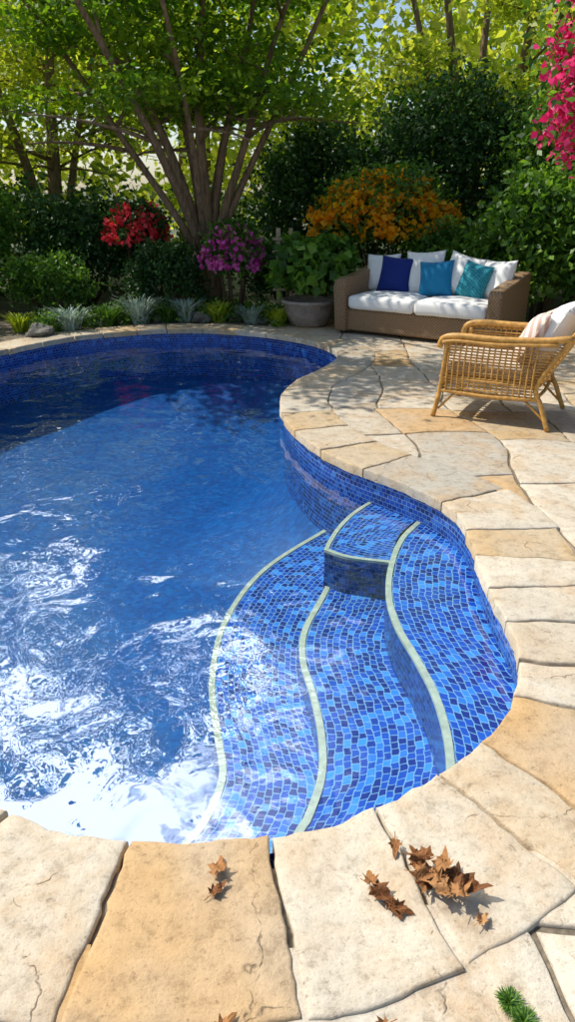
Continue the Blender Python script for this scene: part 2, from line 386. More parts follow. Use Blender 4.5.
loft("tread_middle",L3,L1+np.array([.05,0]),Z3,steps); riser("riser_middle",L3,Z3,Z4-.01,steps); trim("nosing_middle",L3,Z3,steps)
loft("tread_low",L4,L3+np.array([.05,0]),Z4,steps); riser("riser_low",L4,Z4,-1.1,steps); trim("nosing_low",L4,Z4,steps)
B1=spline([(.55,4.27),(.40,4.06),(.30,3.86),(.23,3.66),(.205,3.56)],30); B2=spline([(.205,3.56),(.33,3.47),(.545,3.41)],30)
BL=np.vstack([B1,B2[1:]]); Rr=spline([(.85,4.05),(.70,3.85),(.62,3.68),(.58,3.5),(.57,3.42)],len(BL))
loft("block_top",BL,Rr,Z1-.004,steps); riser("block_riser",BL,Z1,Z4-.02,steps); trim("block_nosing",BL,Z1-.004,steps,.022)
v=[(cen[0],cen[1],-.15)]+[(p[0],p[1],-.15) for p in (OUT[::4]+NRM[::4]*.004)]; m=len(v)-1
mesh_obj("pool_water",v,[(0,1+(i+1)%m,1+i) for i in range(m)],M_water)
o=bpy.data.objects["pool_water"]; bm=bmesh.new(); bm.from_mesh(o.data); bmesh.ops.recalc_face_normals(bm,faces=bm.faces)
if sum(q.normal.z for q in bm.faces)<0: bmesh.ops.reverse_faces(bm,faces=bm.faces)
bm.to_mesh(o.data); bm.free()

# ---------------------------------------------------------------- foliage
def leaf_geo(C,size,flat=.4,aspect=.55,var=.35):
    C=np.asarray(C); N=len(C)
    nr=rng.normal(size=(N,3)); nr/=np.linalg.norm(nr,axis=1)[:,None]
    nr=nr*(1-flat)+np.array([0,0,1.0])*flat; nr/=np.linalg.norm(nr,axis=1)[:,None]
    r=rng.normal(size=(N,3)); 
    tt=r-(r*nr).sum(1)[:,None]*nr; tt/=np.linalg.norm(tt,axis=1)[:,None]; bb=np.cross(nr,tt)
    L=(size*(1+rng.uniform(-var,var,N)))[:,None]; W=L*aspect
    return np.stack([C-tt*L*.5,C+bb*W*.5-tt*L*.05+nr*L*.07,C+tt*L*.5-nr*L*.05,C-bb*W*.5-tt*L*.05+nr*L*.07],1).reshape(-1,3)
def quads_obj(name,parts,parent=None):
    V=np.vstack([p[0] for p in parts]); N=len(V)//4
    me=bpy.data.meshes.new(name); me.vertices.add(4*N); me.vertices.foreach_set("co",V.astype(np.float32).ravel())
    me.loops.add(4*N); me.loops.foreach_set("vertex_index",np.arange(4*N,dtype=np.int32))
    me.polygons.add(N); me.polygons.foreach_set("loop_start",np.arange(0,4*N,4,dtype=np.int32))
    mi=np.zeros(N,dtype=np.int32); rd=np.zeros(N,dtype=np.float32); o=0
    for k,(vv,mat,r) in enumerate(parts):
        n=len(vv)//4; mi[o:o+n]=k; rd[o:o+n]=rng.uniform(0,1,n) if r is None else r; me.materials.append(mat); o+=n
    me.polygons.foreach_set("material_index",mi); me.update(calc_edges=True)
    a=me.attributes.new("rnd",'FLOAT','FACE'); a.data.foreach_set("value",rd)
    return link(bpy.data.objects.new(name,me),parent)
def tube_geo(pts,rad,seg=8):
    v=[];f=[];pts=[Vector(p) for p in pts]; up=Vector((.13,.31,.9)).normalized()
    for i,p in enumerate(pts):
        d=(pts[min(i+1,len(pts)-1)]-pts[max(i-1,0)]).normalized()
        if abs(d.dot(up))>.97: ref=Vector((1,0,0))
        else: ref=up
        x=d.cross(ref).normalized(); y=d.cross(x)
        for k in range(seg):
            a=2*math.pi*k/seg; v.append(p+(x*math.cos(a)+y*math.sin(a))*rad[i])
    for i in range(len(pts)-1):
        for k in range(seg):
            a=i*seg+k;b=i*seg+(k+1)%seg; f.append((a,b,b+seg,a+seg))
    f.append(tuple(range(seg))[::-1]); f.append(tuple(range((len(pts)-1)*seg,len(pts)*seg)))
    return v,f
def tubes_obj(name,tubes,mat,parent=None,seg=8):
    V=[];F=[]
    for pts,rad in tubes:
        v,f=tube_geo(pts,rad,seg); b=len(V); V+=v; F+=[tuple(i+b for i in q) for q in f]
    return mesh_obj(name,V,F,mat,parent,smooth=True)
def bush_pts(c,r,ncl,per,sig=.13,lo=.6,top=True):
    d=rng.normal(size=(ncl,3)); d/=np.linalg.norm(d,axis=1)[:,None]
    if top: d[:,2]=np.where(d[:,2]<-.3,-d[:,2],d[:,2])
    k=rng.uniform(lo,1.12,ncl)[:,None]; cc=np.array(c)+d*k*np.array(r)
    P=np.repeat(cc,per,0)+rng.normal(size=(ncl*per,3))*sig*np.mean(r)
    rn=np.clip(np.repeat(rng.uniform(0,1,ncl),per)*.6+rng.uniform(0,.5,ncl*per),0,1)
    P[:,2]=np.maximum(P[:,2],.02); return P,rn
def bush(name,c,r,ncl,per,size,mat,flower=None,nf=0,fs=.05,sig=.13,stems=True,asp=.55,K=9):
    e=empty(name); P,rn=bush_pts(c,r,ncl,per,sig)
    quads_obj("foliage",[(leaf_geo(P,size,.3,asp),mat,rn)],e)
    if flower:
        d=rng.normal(size=(nf,3)); d/=np.linalg.norm(d,axis=1)[:,None]; d[:,2]=np.abs(d[:,2])*.9-.1; d[:,1]=-np.abs(d[:,1])*rng.choice([1,1,1,-1],nf)
        cc=np.array(c)+d*np.array(r)*rng.uniform(1.0,1.22,nf)[:,None]
        Q=np.repeat(cc,K,0)+rng.normal(size=(nf*K,3))*fs*.5
        quads_obj("blossoms",[(leaf_geo(Q,fs,.2,.8),flower,None)],e)
    if stems:
        tb=[]
        for _ in range(7):
            a=random.uniform(0,6.28); q=(c[0]+math.cos(a)*r[0]*.6,c[1]+math.sin(a)*r[1]*.6,c[2]+r[2]*.3)
            b=(c[0]+math.cos(a)*.08,c[1]+math.sin(a)*.08,-.05); mid=tuple((b[i]*.6+q[i]*.4) for i in range(3))
            tb.append(([b,mid,q],[.03,.02,.008]))
        tubes_obj("stems",tb,M_twig,e,6)
    return e

def build_tree(name,base,stems,H,leafmat,nleaf,leaf,spread=1.3,lowz=2.0,twigs=9,power=1.35,sig=(.42,.42,.13),keep=1.0,bole=None):
    e=empty(name); tb=[];tips=[]
    if bole:
        tb.append(([(base[0],base[1],-.06),(base[0],base[1],.15),(base[0]+.01,base[1],.5),(base[0]-.01,base[1],bole[1]),(base[0],base[1],bole[1]+.25)],[bole[0]*1.35,bole[0]*1.05,bole[0],bole[0]*1.05,bole[0]*.5]))
    for (dx,dy,r) in stems:
        pts=[];rr=[]; hh=H*random.uniform(.85,1.05); ph=random.uniform(0,6); zb=bole[1]*.75 if bole else -.05
        for i in range(13):
            u=i/12; w=.10*math.sin(u*7+ph)*u
            pts.append((base[0]+dx*.04+dx*u**power+w,base[1]+dy*.04+dy*u**power+w*.7,base[2]+zb+(hh-zb)*u)); rr.append(max(.012,r*(1-u*.8)))
        tb.append((pts,rr))
        for k in range(twigs):
            u=random.uniform(.28,1); i=min(11,int(u*12)); p=Vector(pts[i]).lerp(Vector(pts[i+1]),u*12-i if u<1 else 1)
            a=random.uniform(0,6.28); out=Vector((math.cos(a),math.sin(a)*.9,random.uniform(.1,.55)))+Vector((dx,dy,0))*.22
            L=spread*random.uniform(.6,1.25)*(1.15-.45*u); out.normalize(); q=[p]; 
            for s in range(1,5):
                q.append(q[-1]+out*L/4+Vector((random.uniform(-.06,.06),random.uniform(-.06,.06),.02-.03*s)))
            tb.append((q,[.03*(1-u*.4)*(1-s/5)+.004 for s in range(5)]))
            for s in (2,3,4):
                if q[s].z>lowz and random.random()<keep: tips.append(q[s])
                for _ in range(2):
                    z=q[s]+Vector((random.uniform(-.5,.5),random.uniform(-.5,.5),random.uniform(-.08,.2)))
                    tb.append(([q[s],q[s].lerp(z,.5)+Vector((0,0,.04)),z],[.008,.005,.003]))
                    if z.z>lowz and random.random()<keep: tips.append(z)
    tubes_obj("trunks_and_limbs",tb,M_bark,e,8)
    tips=np.array([tuple(t) for t in tips]); per=max(1,int(nleaf/len(tips)))
    P=np.repeat(tips,per,0)+rng.normal(size=(len(tips)*per,3))*np.array(sig)
    rn=np.clip(np.repeat(rng.uniform(0,1,len(tips)),per)*.6+rng.uniform(0,.4,len(P)),0,1)
    quads_obj("crown",[(leaf_geo(P,leaf,.5,.6),leafmat,rn)],e); return e
random.seed(11)
build_tree("maple_tree",(-1.15,11,0),[(-3.3,-.3,.06),(-2.3,.5,.07),(-1.45,-.4,.08),(-.64,.3,.085),(.05,-.4,.095),(.85,.3,.08),(1.8,-.2,.07),(2.8,.3,.055),(-1.6,-3.4,.06),(-.3,-2.6,.05)],5.6,M_leaf_tree,38000,.095,1.3,2.5,8,1.15,(.28,.28,.08),.68,(.20,1.0))
random.seed(21)
build_tree("shade_tree",(-7.4,12.4,0),[(-.9,.3,.13),(.8,-.6,.14),(.2,.9,.12),(2.3,-.2,.11)],6.4,M_leaf_tree,15000,.11,1.7,2.0,8,1.3,(.32,.32,.1),.75)
build_tree("shade_tree",(3.4,14.2,0),[(-1.2,-.4,.12),(.9,-.6,.14),(0,.9,.12),(-2.2,-.3,.09)],6.6,M_leaf_far,14000,.12,1.7,2.6,9,1.3,(.30,.30,.1),.7)
build_tree("shade_tree",(-4.6,15.2,0),[(-1.2,-.4,.12),(.9,-.6,.14),(0,.9,.12),(2.0,-.3,.09)],6.8,M_leaf_far,14000,.12,1.8,2.3,9,1.3,(.30,.30,.1),.7)
build_tree("shade_tree",(7.4,11.0,0),[(-1.4,-.6,.12),(.9,-.6,.14),(0,.9,.12)],7.5,M_leaf_tree,14000,.11,1.7,2.4,8)

def mass(name,boxes,mat,size,sig,trunks=0):
    e=empty(name); PP=[];RR=[]
    for (x0,x1,y0,y1,z0,z1,ncl,per) in boxes:
        c=np.stack([rng.uniform(x0,x1,ncl),rng.uniform(y0,y1,ncl),z0+(z1-z0)*rng.uniform(0,1,ncl)],1)
        P=np.repeat(c,per,0)+rng.normal(size=(ncl*per,3))*np.array(sig)
        PP.append(P); RR.append(np.clip(np.repeat(rng.uniform(0,1,ncl),per)*.65+rng.uniform(0,.4,ncl*per),0,1))
    P=np.vstack(PP); P[:,2]=np.maximum(P[:,2],.03)
    quads_obj("foliage",[(leaf_geo(P,size,.35,.65),mat,np.concatenate(RR))],e)
    if trunks:
        tb=[]
        for _ in range(trunks):
            x=random.uniform(boxes[0][0],boxes[0][1]); y=random.uniform(boxes[0][2],boxes[0][3]); lx=random.uniform(-1,1)
            tb.append(([(x,y,-.05),(x+lx*.3,y,3),(x+lx,y,8)],[.16,.12,.05]))
        tubes_obj("trunks",tb,M_bark,e,7)
    return e
mass("distant_trees",[(-15,15,18,24,.5,8.0,470,75),(-22,-11,2,18,1,7,90,60),(11,22,4,18,1,7,90,60)],M_leaf_far,.27,(.62,.65,.28),16)
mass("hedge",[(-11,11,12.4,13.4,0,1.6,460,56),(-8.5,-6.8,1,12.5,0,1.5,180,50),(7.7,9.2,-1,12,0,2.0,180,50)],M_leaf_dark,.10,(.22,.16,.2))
random.seed(3)
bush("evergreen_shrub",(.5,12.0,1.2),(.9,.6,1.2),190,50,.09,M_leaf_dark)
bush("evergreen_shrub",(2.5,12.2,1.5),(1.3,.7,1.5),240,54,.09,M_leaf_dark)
bush("evergreen_shrub",(4.3,11.2,1.4),(1.2,.8,1.5),240,54,.09,M_leaf_mid)
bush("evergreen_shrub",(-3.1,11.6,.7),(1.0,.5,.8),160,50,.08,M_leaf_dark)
bush("evergreen_shrub",(-4.9,11.2,.8),(1.1,.6,1.0),180,50,.08,M_leaf_mid)
bush("laurel_shrub",(3.15,9.5,.75),(.75,.6,.95),220,48,.10,M_leaf_mid)
bush("laurel_shrub",(4.2,9.0,1.0),(.8,.7,1.3),200,48,.10,M_leaf_mid)
bush("laurel_shrub",(4.4,7.7,1.0),(.7,.8,1.4),200,48,.10,M_leaf_mid)
bush("laurel_shrub",(-5.0,9.2,.5),(.8,.8,.8),170,42,.10,M_leaf_mid)
bush("laurel_shrub",(-4.9,7.2,.35),(.5,.8,.5),120,42,.10,M_leaf_mid)
bush("orange_flowering_shrub",(1.36,10.9,1.12),(.90,.55,.72),220,40,.075,M_leaf_mid,M_orange,260,.09,K=11)
bush("magenta_flowering_shrub",(-.74,10.35,.72),(.36,.34,.48),120,38,.06,M_leaf_mid,M_magenta,80,.07)
bush("red_flowering_shrub",(-2.15,11.2,1.0),(.42,.38,.42),110,36,.065,M_leaf_dark,M_red,80,.08)
bush("boxwood_shrub",(-1.7,10.5,.4),(.5,.35,.5),130,42,.06,M_leaf_dark)
bush("boxwood_shrub",(-3.3,10.3,.35),(.6,.4,.45),130,42,.06,M_leaf_mid)
bush("boxwood_shrub",(.0,10.6,.45),(.5,.35,.5),130,42,.06,M_leaf_dark)
bush("boxwood_shrub",(2.3,10.3,.5),(.7,.4,.7),130,42,.07,M_leaf_mid)

def tuft(name,x,y,r,h,nb,mat,w=.012,sp=1.0,z0=-.03):
    e=empty(name,(x,y,z0)); V=[]
    for _ in range(nb):
        a=random.uniform(0,6.28); rr=r*random.uniform(.2,1)*sp; hh=h*random.uniform(.6,1.05); b=Vector((math.cos(a),math.sin(a),0)); s=Vector((-b.y,b.x,0))*w
        p=b*random.uniform(0,r*.35); prev=p; pw=1
        for k in (1,2,3):
            u=k/3; q=p+b*rr*u**1.2+Vector((0,0,hh*(u*1.5-.75*u*u))); nw=1-u*.8
            V+=[prev-s*pw,prev+s*pw,q+s*nw,q-s*nw]; prev=q; pw=nw
    quads_obj("blades",[(np.array([tuple(q) for q in V]),mat,np.repeat(rng.uniform(0,1,nb),3))],e); return e
random.seed(5)
def far_y(x):
    i=np.argmin(np.abs(OUT[:,0]-x)+np.where(OUT[:,1]<7,100,0)); return OUT[i,1]+.40
for x,m,h,r in [(-3.9,M_leaf_mid,.45,.35),(-3.35,M_leaf_lime,.30,.24),(-2.75,M_leaf_silver,.38,.34),(-2.35,M_leaf_mid,.36,.28),(-1.98,M_leaf_silver,.46,.36),(-1.62,M_leaf_mid,.32,.24),(-1.38,M_leaf_silver,.38,.30),(-.93,M_leaf_lime,.34,.28),(-.48,M_leaf_silver,.30,.28),(-.12,M_leaf_lime,.32,.2)]:
    tuft("ornamental_grass" if m is not M_leaf_silver else "silver_foliage_plant",x,(far_y(x) if x>-3.2 else 8.9 if x>-3.6 else 8.3)+.28,r,h,190,m,.013)
P=[]
for _ in range(420):
    x=random.uniform(-5.2,-.05); y=(far_y(x) if x>-3.1 else random.uniform(5,8.6))+random.uniform(.16,1.1)
    if x<-3.1: x=min(x,-4.25)
    P.append((x,y,random.uniform(.02,.14)))
P=np.repeat(np.array(P),38,0)+rng.normal(size=(420*38,3))*np.array([.08,.06,.05]); P[:,2]=np.maximum(P[:,2],0)
quads_obj("ground_cover",[(leaf_geo(P,.05,.4,.6),M_leaf_mid,None)])
def rock(x,y,s):
    bm=bmesh.new(); bmesh.ops.create_icosphere(bm,subdivisions=3,radius=s)
    sd=random.uniform(0,50)
    for q in bm.verts:
        n_=noise.noise(q.co*3/s*.4+Vector((sd,0,0))); q.co*=1+n_*.5; q.co.z*=.6
    me=bpy.data.meshes.new("garden_rock"); bm.to_mesh(me); bm.free(); me.materials.append(M_rock)
    o=bpy.data.objects.new("garden_rock",me); o.location=(x,y,s*.2); link(o)
for x in (-3.0,-2.5,-1.8,-1.15,-.7,-.3): rock(x,far_y(x)+random.uniform(.2,.42),random.uniform(.09,.16))

def lathe(name,prof,mat,parent,seg=40):
    v=[];f=[]
    for r,z in prof:
        for k in range(seg): a=2*math.pi*k/seg; v.append((r*math.cos(a),r*math.sin(a),z))
    for i in range(len(prof)-1):
        for k in range(seg): a=i*seg+k;b=i*seg+(k+1)%seg; f.append((a,b,b+seg,a+seg))
    return mesh_obj(name,v,f,mat,parent,smooth=True)
pl=empty("potted_plant",(.28,9.62,-.02))
lathe("bowl_planter",[(.001,0),(.20,0),(.24,.03),(.31,.17),(.335,.29),(.36,.30),(.365,.335),(.335,.34),(.31,.31),(.29,.28),(.001,.27)],M_pot,pl)
P,rn=bush_pts((.08,0,.64),(.50,.38,.42),130,15,.14,.4)
P[:,2]=np.maximum(P[:,2],.3)
quads_obj("leaves",[(leaf_geo(P,.14,.45,.75),M_leaf_mid,rn)],pl)

tr=empty("wooden_trellis",(-.12,10.15,0))
def boxm(name,lo,hi,mat,parent,bev=.006,seg=2,smooth=True):
    bm=bmesh.new(); bmesh.ops.create_cube(bm,size=1)
    for q in bm.verts: q.co=Vector([lo[i]+(hi[i]-lo[i])*(q.co[i]+.5) for i in range(3)])
    if bev>0: bmesh.ops.bevel(bm,geom=list(bm.edges)+list(bm.verts),offset=bev,segments=seg,affect='EDGES',profile=.5)
    me=bpy.data.meshes.new(name); bm.to_mesh(me); bm.free(); me.materials.append(mat)
    if smooth: me.polygons.foreach_set("use_smooth",[True]*len(me.polygons))
    return link(bpy.data.objects.new(name,me),parent)
boxm("post_1",(-.03,-.03,-.05),(.03,.03,1.15),M_woodpost,tr); boxm("post_2",(.14,-.03,-.05),(.19,.03,1.15),M_woodpost,tr)
for k in range(6): boxm("slat_%d"%(k+1),(-.08,-.052,.2+k*.16),(.24,-.032,.235+k*.16),M_woodpost,tr,.003)

bg=empty("bougainvillea"); tb=[];tips=[]
random.seed(9)
for _ in range(24):
    a=Vector((4.1+random.uniform(-.3,.3),8.1+random.uniform(-.4,.4),0)); top=Vector((3.3+random.uniform(-.3,.4),7.8+random.uniform(-.4,.4),random.uniform(2.5,3.6)))
    e_=Vector((2.70+random.uniform(-.24,.5),7.5+random.uniform(-.5,.5),random.uniform(1.95,3.5)))
    pts=[a,a.lerp(top,.5)+Vector((.2,0,.2)),top,top.lerp(e_,.5)+Vector((0,0,.12)),e_]; tb.append((pts,[.03,.022,.014,.009,.004]))
    tips+=[top,top.lerp(e_,.5),e_,e_+Vector((0,0,-.12))]
tubes_obj("canes",tb,M_twig,bg,6)
tips=np.array([tuple(q) for q in tips]); P=np.repeat(tips,56,0)+rng.normal(size=(len(tips)*56,3))*.10
P2=np.repeat(tips,30,0)+rng.normal(size=(len(tips)*30,3))*.20
quads_obj("bracts_and_leaves",[(leaf_geo(P,.075,.2,.8),M_pink,None),(leaf_geo(P2,.09,.3,.5),M_leaf_mid,None)],bg)

# ---------------------------------------------------------------- cushions
def pillow(name,w,h,t,mat,parent,M):
    n=22; v=[];f=[]
    for side in (1,-1):
        for i in range(n+1):
            for j in range(n+1):
                u=-1+2*i/n; q=-1+2*j/n
                th=t/2*((1-abs(u)**2.6)*(1-abs(q)**2.6))**.55
                x=w/2*u*(1-.09*(1-q*q)*abs(u)); y=h/2*q*(1-.09*(1-u*u)*abs(q))
                wr=noise.noise(Vector((u*2.2+w*7,q*2.2,side)))*.018*(th/(t/2)+.1)
                v.append(M@Vector((x,y,side*(th)+wr)))
    N=(n+1)**2
    for s in (0,1):
        for i in range(n):
            for j in range(n):
                a=s*N+i*(n+1)+j; q=(a,a+n+1,a+n+2,a+1); f.append(q if s==0 else q[::-1])
    o=mesh_obj(name,v,f,mat,parent,smooth=True)
    bm=bmesh.new(); bm.from_mesh(o.data); bmesh.ops.remove_doubles(bm,verts=bm.verts,dist=.0005); bm.to_mesh(o.data); bm.free(); return o
def soft(name,lo,hi,mat,parent,bev=.05):
    o=boxm(name,lo,hi,mat,parent,bev,4); 
    bm=bmesh.new(); bm.from_mesh(o.data)
    bmesh.ops.subdivide_edges(bm,edges=[e for e in bm.edges if e.calc_length()>.15],cuts=7,use_grid_fill=True)
    cx=[(lo[i]+hi[i])/2 for i in range(3)]; hx=[(hi[i]-lo[i])/2 for i in range(3)]
    for q in bm.verts:
        u=(q.co.x-cx[0])/hx[0]; w=(q.co.y-cx[1])/hx[1]; 
        if q.co.z>cx[2]: q.co.z+=.028*(1-u*u)*(1-w*w)
        q.co+=Vector(noise.noise_vector(q.co*6))*.007
    bm.to_mesh(o.data); bm.free(); o.data.polygons.foreach_set("use_smooth",[True]*len(o.data.polygons)); return o
def Mx(loc,lean=0,yaw=0,roll=0):
    return Matrix.Translation(loc)@Matrix.Rotation(yaw,4,'Z')@Matrix.Rotation(math.radians(90)-lean,4,'X')@Matrix.Rotation(roll,4,'Z')

so=empty("wicker_sofa",(.60,9.02,-.006),math.radians(-33)); L=2.0; D=.95
boxm("base",(.05,.03,.04),(L-.05,D-.03,.30),M_wicker,so,.03,3)
def panel(name,prof,x0,x1,mat,parent):
    bm=bmesh.new(); a=[bm.verts.new((x0,y,z)) for y,z in prof]; b=[bm.verts.new((x1,y,z)) for y,z in prof]; n=len(prof)
    bm.faces.new(a); bm.faces.new(b[::-1])
    for i in range(n): bm.faces.new((a[i],b[i],b[(i+1)%n],a[(i+1)%n]))
    bmesh.ops.recalc_face_normals(bm,faces=bm.faces)
    bmesh.ops.bevel(bm,geom=list(bm.edges),offset=.025,segments=3,affect='EDGES',profile=.5)
    me=bpy.data.meshes.new(name); bm.to_mesh(me); bm.free(); me.materials.append(mat); me.polygons.foreach_set("use_smooth",[True]*len(me.polygons))
    return link(bpy.data.objects.new(name,me),parent)
armp=[(.0,.03),(-.03,.3),(-.06,.56),(-.02,.63),(.2,.66),(.5,.69),(.8,.74),(.97,.75),(.96,.03)]
panel("arm_1",armp,-.03,.13,M_wicker,so); panel("arm_2",armp,L-.13,L+.03,M_wicker,so)
panel("backrest",[(.80,.28),(.86,.72),(.99,.725),(.955,.05),(.80,.05)],.12,L-.12,M_wicker,so)
for i,(fx,fy) in enumerate(((.06,.08),(L-.06,.08),(.06,D-.08),(L-.06,D-.08))): boxm("foot_%d"%(i+1),(fx-.03,fy-.03,0),(fx+.03,fy+.03,.06),M_foot,so,.004)
for k in range(2):
    w=(L-.28)/2; soft("seat_cushion_%d"%(k+1),(.14+k*w+.004,-.02,.30),(.14+(k+1)*w-.004,.80,.455),M_white,so,.05)
ps=[("cushion_white_1",.26,.68,.46,.46,M_white,.0,.06),("cushion_navy",.48,.60,.44,.44,M_navy,.05,-.05),("cushion_white_2",.82,.68,.50,.52,M_white,.0,.08),
("cushion_azure",1.03,.54,.42,.42,M_blue,.05,.10),("cushion_white_3",1.30,.66,.46,.50,M_white,-.1,-.20),("cushion_teal",1.50,.53,.40,.42,M_teal,-.3,-.16),("cushion_white_4",1.74,.60,.46,.46,M_white,-.4,.05)]
for nm,x,y,w,h,mt,yaw,roll in ps: pillow(nm,w,h,.20,mt,so,Mx((x,y,.455+h*.46),.28,yaw,roll))

ang=math.atan2(-.47,.88); ar=empty("rattan_armchair",(1.17,5.44,-.006),ang)
W=.66; tb=[]
def T_(pts,r,n=14):
    P=[np.array(p,float) for p in pts]; P=[2*P[0]-P[1]]+P+[2*P[-1]-P[-2]]; Q=[]
    for i in range(1,len(P)-2):
        p0,p1,p2,p3=P[i-1:i+3]
        for k in range(5):
            u=k/5; Q.append(tuple(.5*((2*p1)+(-p0+p2)*u+(2*p0-5*p1+4*p2-p3)*u*u+(-p0+3*p1-3*p2+p3)*u**3)))
    Q.append(tuple(P[-2])); tb.append((Q,[r]*len(Q)))
def backx(z): return .70+.30*max(0,(z-.30))/.55
for y,sg in((0,-1),(W,1)):
    T_([(-.03,y+sg*.02,0),(.0,y,.2),(.02,y,.42),(.03,y,.585)],.019)
    T_([(.83,y+sg*.02,0),(.76,y,.17),(.71,y,.32),(backx(.6),y,.60),(backx(.80),y-sg*.04,.80)],.019)
    T_([(-.03,y,.53),(.0,y,.60),(.12,y+sg*.012,.625),(.4,y+sg*.02,.625),(.7,y+sg*.01,.64),(backx(.66)+.01,y,.67)],.024)
    T_([(.0,y+sg*.03,.575),(.12,y+sg*.03,.592),(.4,y+sg*.035,.592),(.82,y+sg*.02,.62)],.014)
    T_([(.0,y,.21),(.36,y+sg*.015,.20),(.74,y,.22)],.016); T_([(.0,y,.31),(.36,y+sg*.015,.31),(.71,y,.31)],.013)
    T_([(.0,y,.06),(.12,y,.2)],.009); T_([(.80,y,.06),(.64,y,.2)],.009)
    for k in range(17): z=.222+k*.0212; T_([(.01,y+(sg*.006 if k%2 else 0),z),(.36,y+sg*(.018 if k%2 else .008),z),(backx(z)-.01,y,z+.004)],.0064)
    for k in range(16): x=.05+k*.042; T_([(x,y+sg*.012,.21),(x,y+sg*.02,.40),(x+.01,y+sg*.02,.60)],.0065)
for z in (.21,.31): T_([(.0,0,z),(-.015,W/2,z),(.0,W,z)],.016); T_([(backx(z),0,z),(backx(z)+.02,W/2,z),(backx(z),W,z)],.014)
for k in range(4): z=.235+k*.022; T_([(.0,0,z),(-.013,W/2,z),(.0,W,z)],.0065)
for k in range(10): y=.06+k*.06; T_([(-.012,y,.21),(-.012,y,.31)],.006)
T_([(backx(.78),.03,.78),(backx(.84),.16,.84),(backx(.86)+.01,W/2,.855),(backx(.84),W-.16,.84),(backx(.78),W-.03,.78)],.022)
for k in range(16): z=.33+k*.031; T_([(backx(z),.0,z),(backx(z)+.03,W/2,z+.01),(backx(z),W,z)],.0065)
for k in range(11): y=.05+k*.056; T_([(.72,y,.30),(backx(.6)+.025,y,.60),(backx(.83)+.01,y,.83)],.0065)
for k in range(9): y=.07+k*.065; T_([(.0,y,.315),(.36,y,.305),(.72,y,.315)],.008)
tubes_obj("frame",tb,M_cane,ar,8)
soft("seat_cushion",(.0,.035,.325),(.66,W-.035,.445),M_stripe,ar,.04)
Rb=lambda loc,lean,yaw=0,roll=0: Matrix.Translation(loc)@Matrix.Rotation(math.radians(-90)+yaw,4,'Z')@Matrix.Rotation(math.radians(90)-lean,4,'X')@Matrix.Rotation(roll,4,'Z')
pillow("back_cushion",.56,.46,.20,M_white,ar,Rb((.74,W/2,.66),.5))
pillow("striped_pillow",.44,.40,.17,M_stripe2,ar,Rb((.60,W/2-.08,.62),.5,.12,.1))
pillow("small_pillow",.40,.38,.15,M_stripe,ar,Rb((.66,W/2+.16,.64),.45,-.2,-.05))

# ---------------------------------------------------------------- fallen leaves
def maple_outline():
    A=[(-90,.10),(-65,.45),(-50,.35),(-25,.62),(-12,.36),(0,.46),(18,.82),(30,.44),(48,.56),(62,.50),(78,.90),(90,1.20),(102,.90),(118,.50),(132,.56),(150,.42),(162,.82),(180,.46),(192,.36),(205,.62),(230,.35),(245,.45)]
    return [(math.cos(math.radians(a))*(r*.85+.10)*.9,math.sin(math.radians(a))*(r*.9+.12)) for a,r in A]
def leaves(name,items):
    V=[];F=[];R=[]
    O=maple_outline(); n=len(O)
    for (x,y,z,s,curl) in items:
        rot=Matrix.Rotation(random.uniform(0,6.28),4,'Z'); tilt=Matrix.Rotation(random.uniform(-.3,.3),4,'X')@Matrix.Rotation(random.uniform(-.3,.3),4,'Y')
        ax=random.uniform(-.4,.4); b=len(V); pts=[Vector((0,0,0))]
        for k in (.35,.7,1):
            for (ox,oy) in O:
                j=random.uniform(.94,1.06); kk=k if k==1 else k*(.6/max(.3,math.hypot(ox,oy))*.4+.6); pts.append(Vector((ox*kk*j,oy*kk*j,0)))
        rr=random.uniform(0,1); out=[]; ph=random.uniform(0,6)
        for p in pts:
            c_=p.x*math.cos(ax)+p.y*math.sin(ax); p2=p.copy(); p2.z=curl*.8*c_*c_+random.uniform(-.025,.025)+.12*math.sin(p.x*6+p.y*5+ph)+.10*p.y*p.y*math.cos(ph)
            p2.x*=1-.25*curl*abs(c_)
            out.append((tilt@rot@p2)*s)
        mz=min(o.z for o in out)
        for o in out: V.append((x+o.x,y+o.y,z+o.z-mz+.002))
        for i in range(n):
            j=(i+1)%n; F.append((b,b+1+i,b+1+j)); R.append(rr)
            for L_ in (0,1): F.append((b+1+L_*n+i,b+1+(L_+1)*n+i,b+1+(L_+1)*n+j,b+1+L_*n+j)); R.append(rr)
        d=(tilt@rot@Vector((0,-1,0))); sd=Vector((-d.y,d.x,0)).normalized()*.0012; q=Vector((x,y,z-mz+.002)); e_=q+d*s*1.0; e_.z=max(e_.z,z+.004); bb=len(V)
        V+= [tuple(q-sd),tuple(q+sd),tuple(e_+sd),tuple(e_-sd)]; F.append((bb,bb+1,bb+2,bb+3)); R.append(rr)
    o=mesh_obj(name,V,F,M_dry,smooth=False); a=o.data.attributes.new("rnd",'FLOAT','FACE'); a.data.foreach_set("value",np.array(R,dtype=np.float32)); return o
random.seed(4)
it=[]
for k in range(19):
    a=random.uniform(0,6.28); r=random.uniform(0,.10); it.append((.375+math.cos(a)*r*1.0,1.275+math.sin(a)*r*.8,.004+.006*(k%6),random.uniform(.034,.052),random.uniform(.3,1.0)))
it+=[(.225,1.245,.003,.052,.6),(.25,1.21,.003,.040,.6),(.205,1.265,.012,.038,.9),(.285,1.385,.003,.034,.9),(.46,1.17,.003,.028,.9),(.34,1.355,.003,.028,.5),(.27,1.20,.004,.034,1.0)]
leaves("fallen_leaf_pile",it)
leaves("fallen_leaf",[(-.178,1.305,.003,.046,.6)]); leaves("fallen_leaf",[(-.18,1.250,.003,.034,.9)])
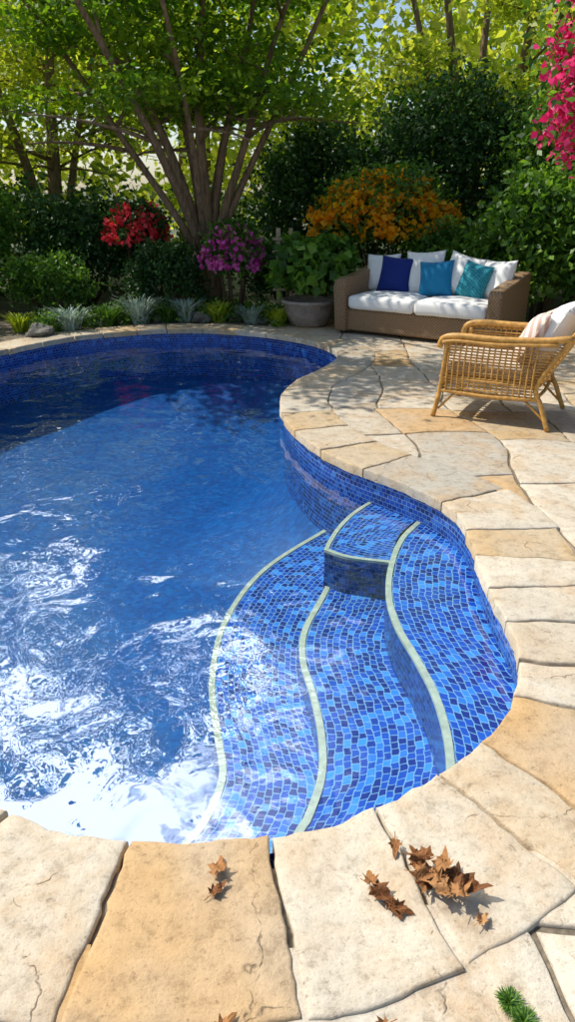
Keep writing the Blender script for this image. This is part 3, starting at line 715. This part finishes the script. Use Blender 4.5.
leaves("fallen_leaf",[(-.135,.935,.003,.034,.6)]); leaves("fallen_leaf",[(.20,.93,.003,.030,.6)])
tuft("grass_tuft",.48,.99,.028,.028,420,M_leaf_mid,.0022,1.0,-.012); tuft("grass_tuft",.50,.95,.028,.028,420,M_leaf_mid,.0022,1.0,-.012)

# ---------------------------------------------------------------- light, world, camera
EL=math.radians(52); AZ=math.atan2(-.85,.28)
sd=Vector((math.sin(AZ)*math.cos(EL),math.cos(AZ)*math.cos(EL),math.sin(EL)))
sl=bpy.data.lights.new("sun","SUN"); sl.energy=5; sl.angle=math.radians(.5); sl.color=(1,.94,.84)
so_=bpy.data.objects.new("sun",sl); so_.rotation_euler=sd.to_track_quat('Z','Y').to_euler(); so_.location=(0,0,20); link(so_)
w=bpy.data.worlds.new("World"); scene.world=w; w.use_nodes=True; nt=w.node_tree; nt.nodes.clear()
N_=nt.nodes.new; K_=nt.links.new
out=N_("ShaderNodeOutputWorld"); sky=N_("ShaderNodeTexSky"); sky.sky_type='NISHITA'; sky.sun_disc=False
sky.sun_elevation=EL; sky.sun_rotation=AZ%(2*math.pi)
b1=N_("ShaderNodeBackground"); b1.inputs[1].default_value=.15; K_(sky.outputs[0],b1.inputs[0])
b2=N_("ShaderNodeBackground"); b2.inputs[0].default_value=(.97,.985,1,1); b2.inputs[1].default_value=8.5
tc=N_("ShaderNodeTexCoord"); mp=N_("ShaderNodeMapping"); mp.inputs["Scale"].default_value=(1.6,1.6,2.4); mp.inputs["Location"].default_value=(.35,.2,0)
K_(tc.outputs["Generated"],mp.inputs[0])
nz=N_("ShaderNodeTexNoise"); nz.inputs["Scale"].default_value=3.2; nz.inputs["Detail"].default_value=5; nz.inputs["Roughness"].default_value=.5; K_(mp.outputs[0],nz.inputs["Vector"])
rp=N_("ShaderNodeValToRGB"); rp.color_ramp.elements[0].position=.44; rp.color_ramp.elements[0].color=(.16,.16,.16,1); rp.color_ramp.elements[1].position=.51; K_(nz.outputs[0],rp.inputs[0])
dt=N_("ShaderNodeVectorMath"); dt.operation='DOT_PRODUCT'; dt.inputs[1].default_value=(-.34,.715,.61); K_(tc.outputs["Generated"],dt.inputs[0])
mr=N_("ShaderNodeMapRange"); mr.inputs[1].default_value=.90; mr.inputs[2].default_value=.97; K_(dt.outputs["Value"],mr.inputs[0])
mu=N_("ShaderNodeMath"); mu.operation='MULTIPLY'; K_(rp.outputs[0],mu.inputs[0]); K_(mr.outputs[0],mu.inputs[1])
ms=N_("ShaderNodeMixShader"); K_(mu.outputs[0],ms.inputs[0]); K_(b1.outputs[0],ms.inputs[1]); K_(b2.outputs[0],ms.inputs[2]); K_(ms.outputs[0],out.inputs[0])
cam=bpy.data.cameras.new("camera"); co=bpy.data.objects.new("camera",cam); co.location=(0,0,1.6); co.rotation_euler=(math.radians(66),0,0)
cam.sensor_fit='VERTICAL'; cam.sensor_height=36; cam.lens=25.36; cam.clip_end=2000; cam.clip_start=.05; link(co); scene.camera=co
scene.view_settings.view_transform='Standard'; scene.view_settings.look='None'; scene.view_settings.exposure=0
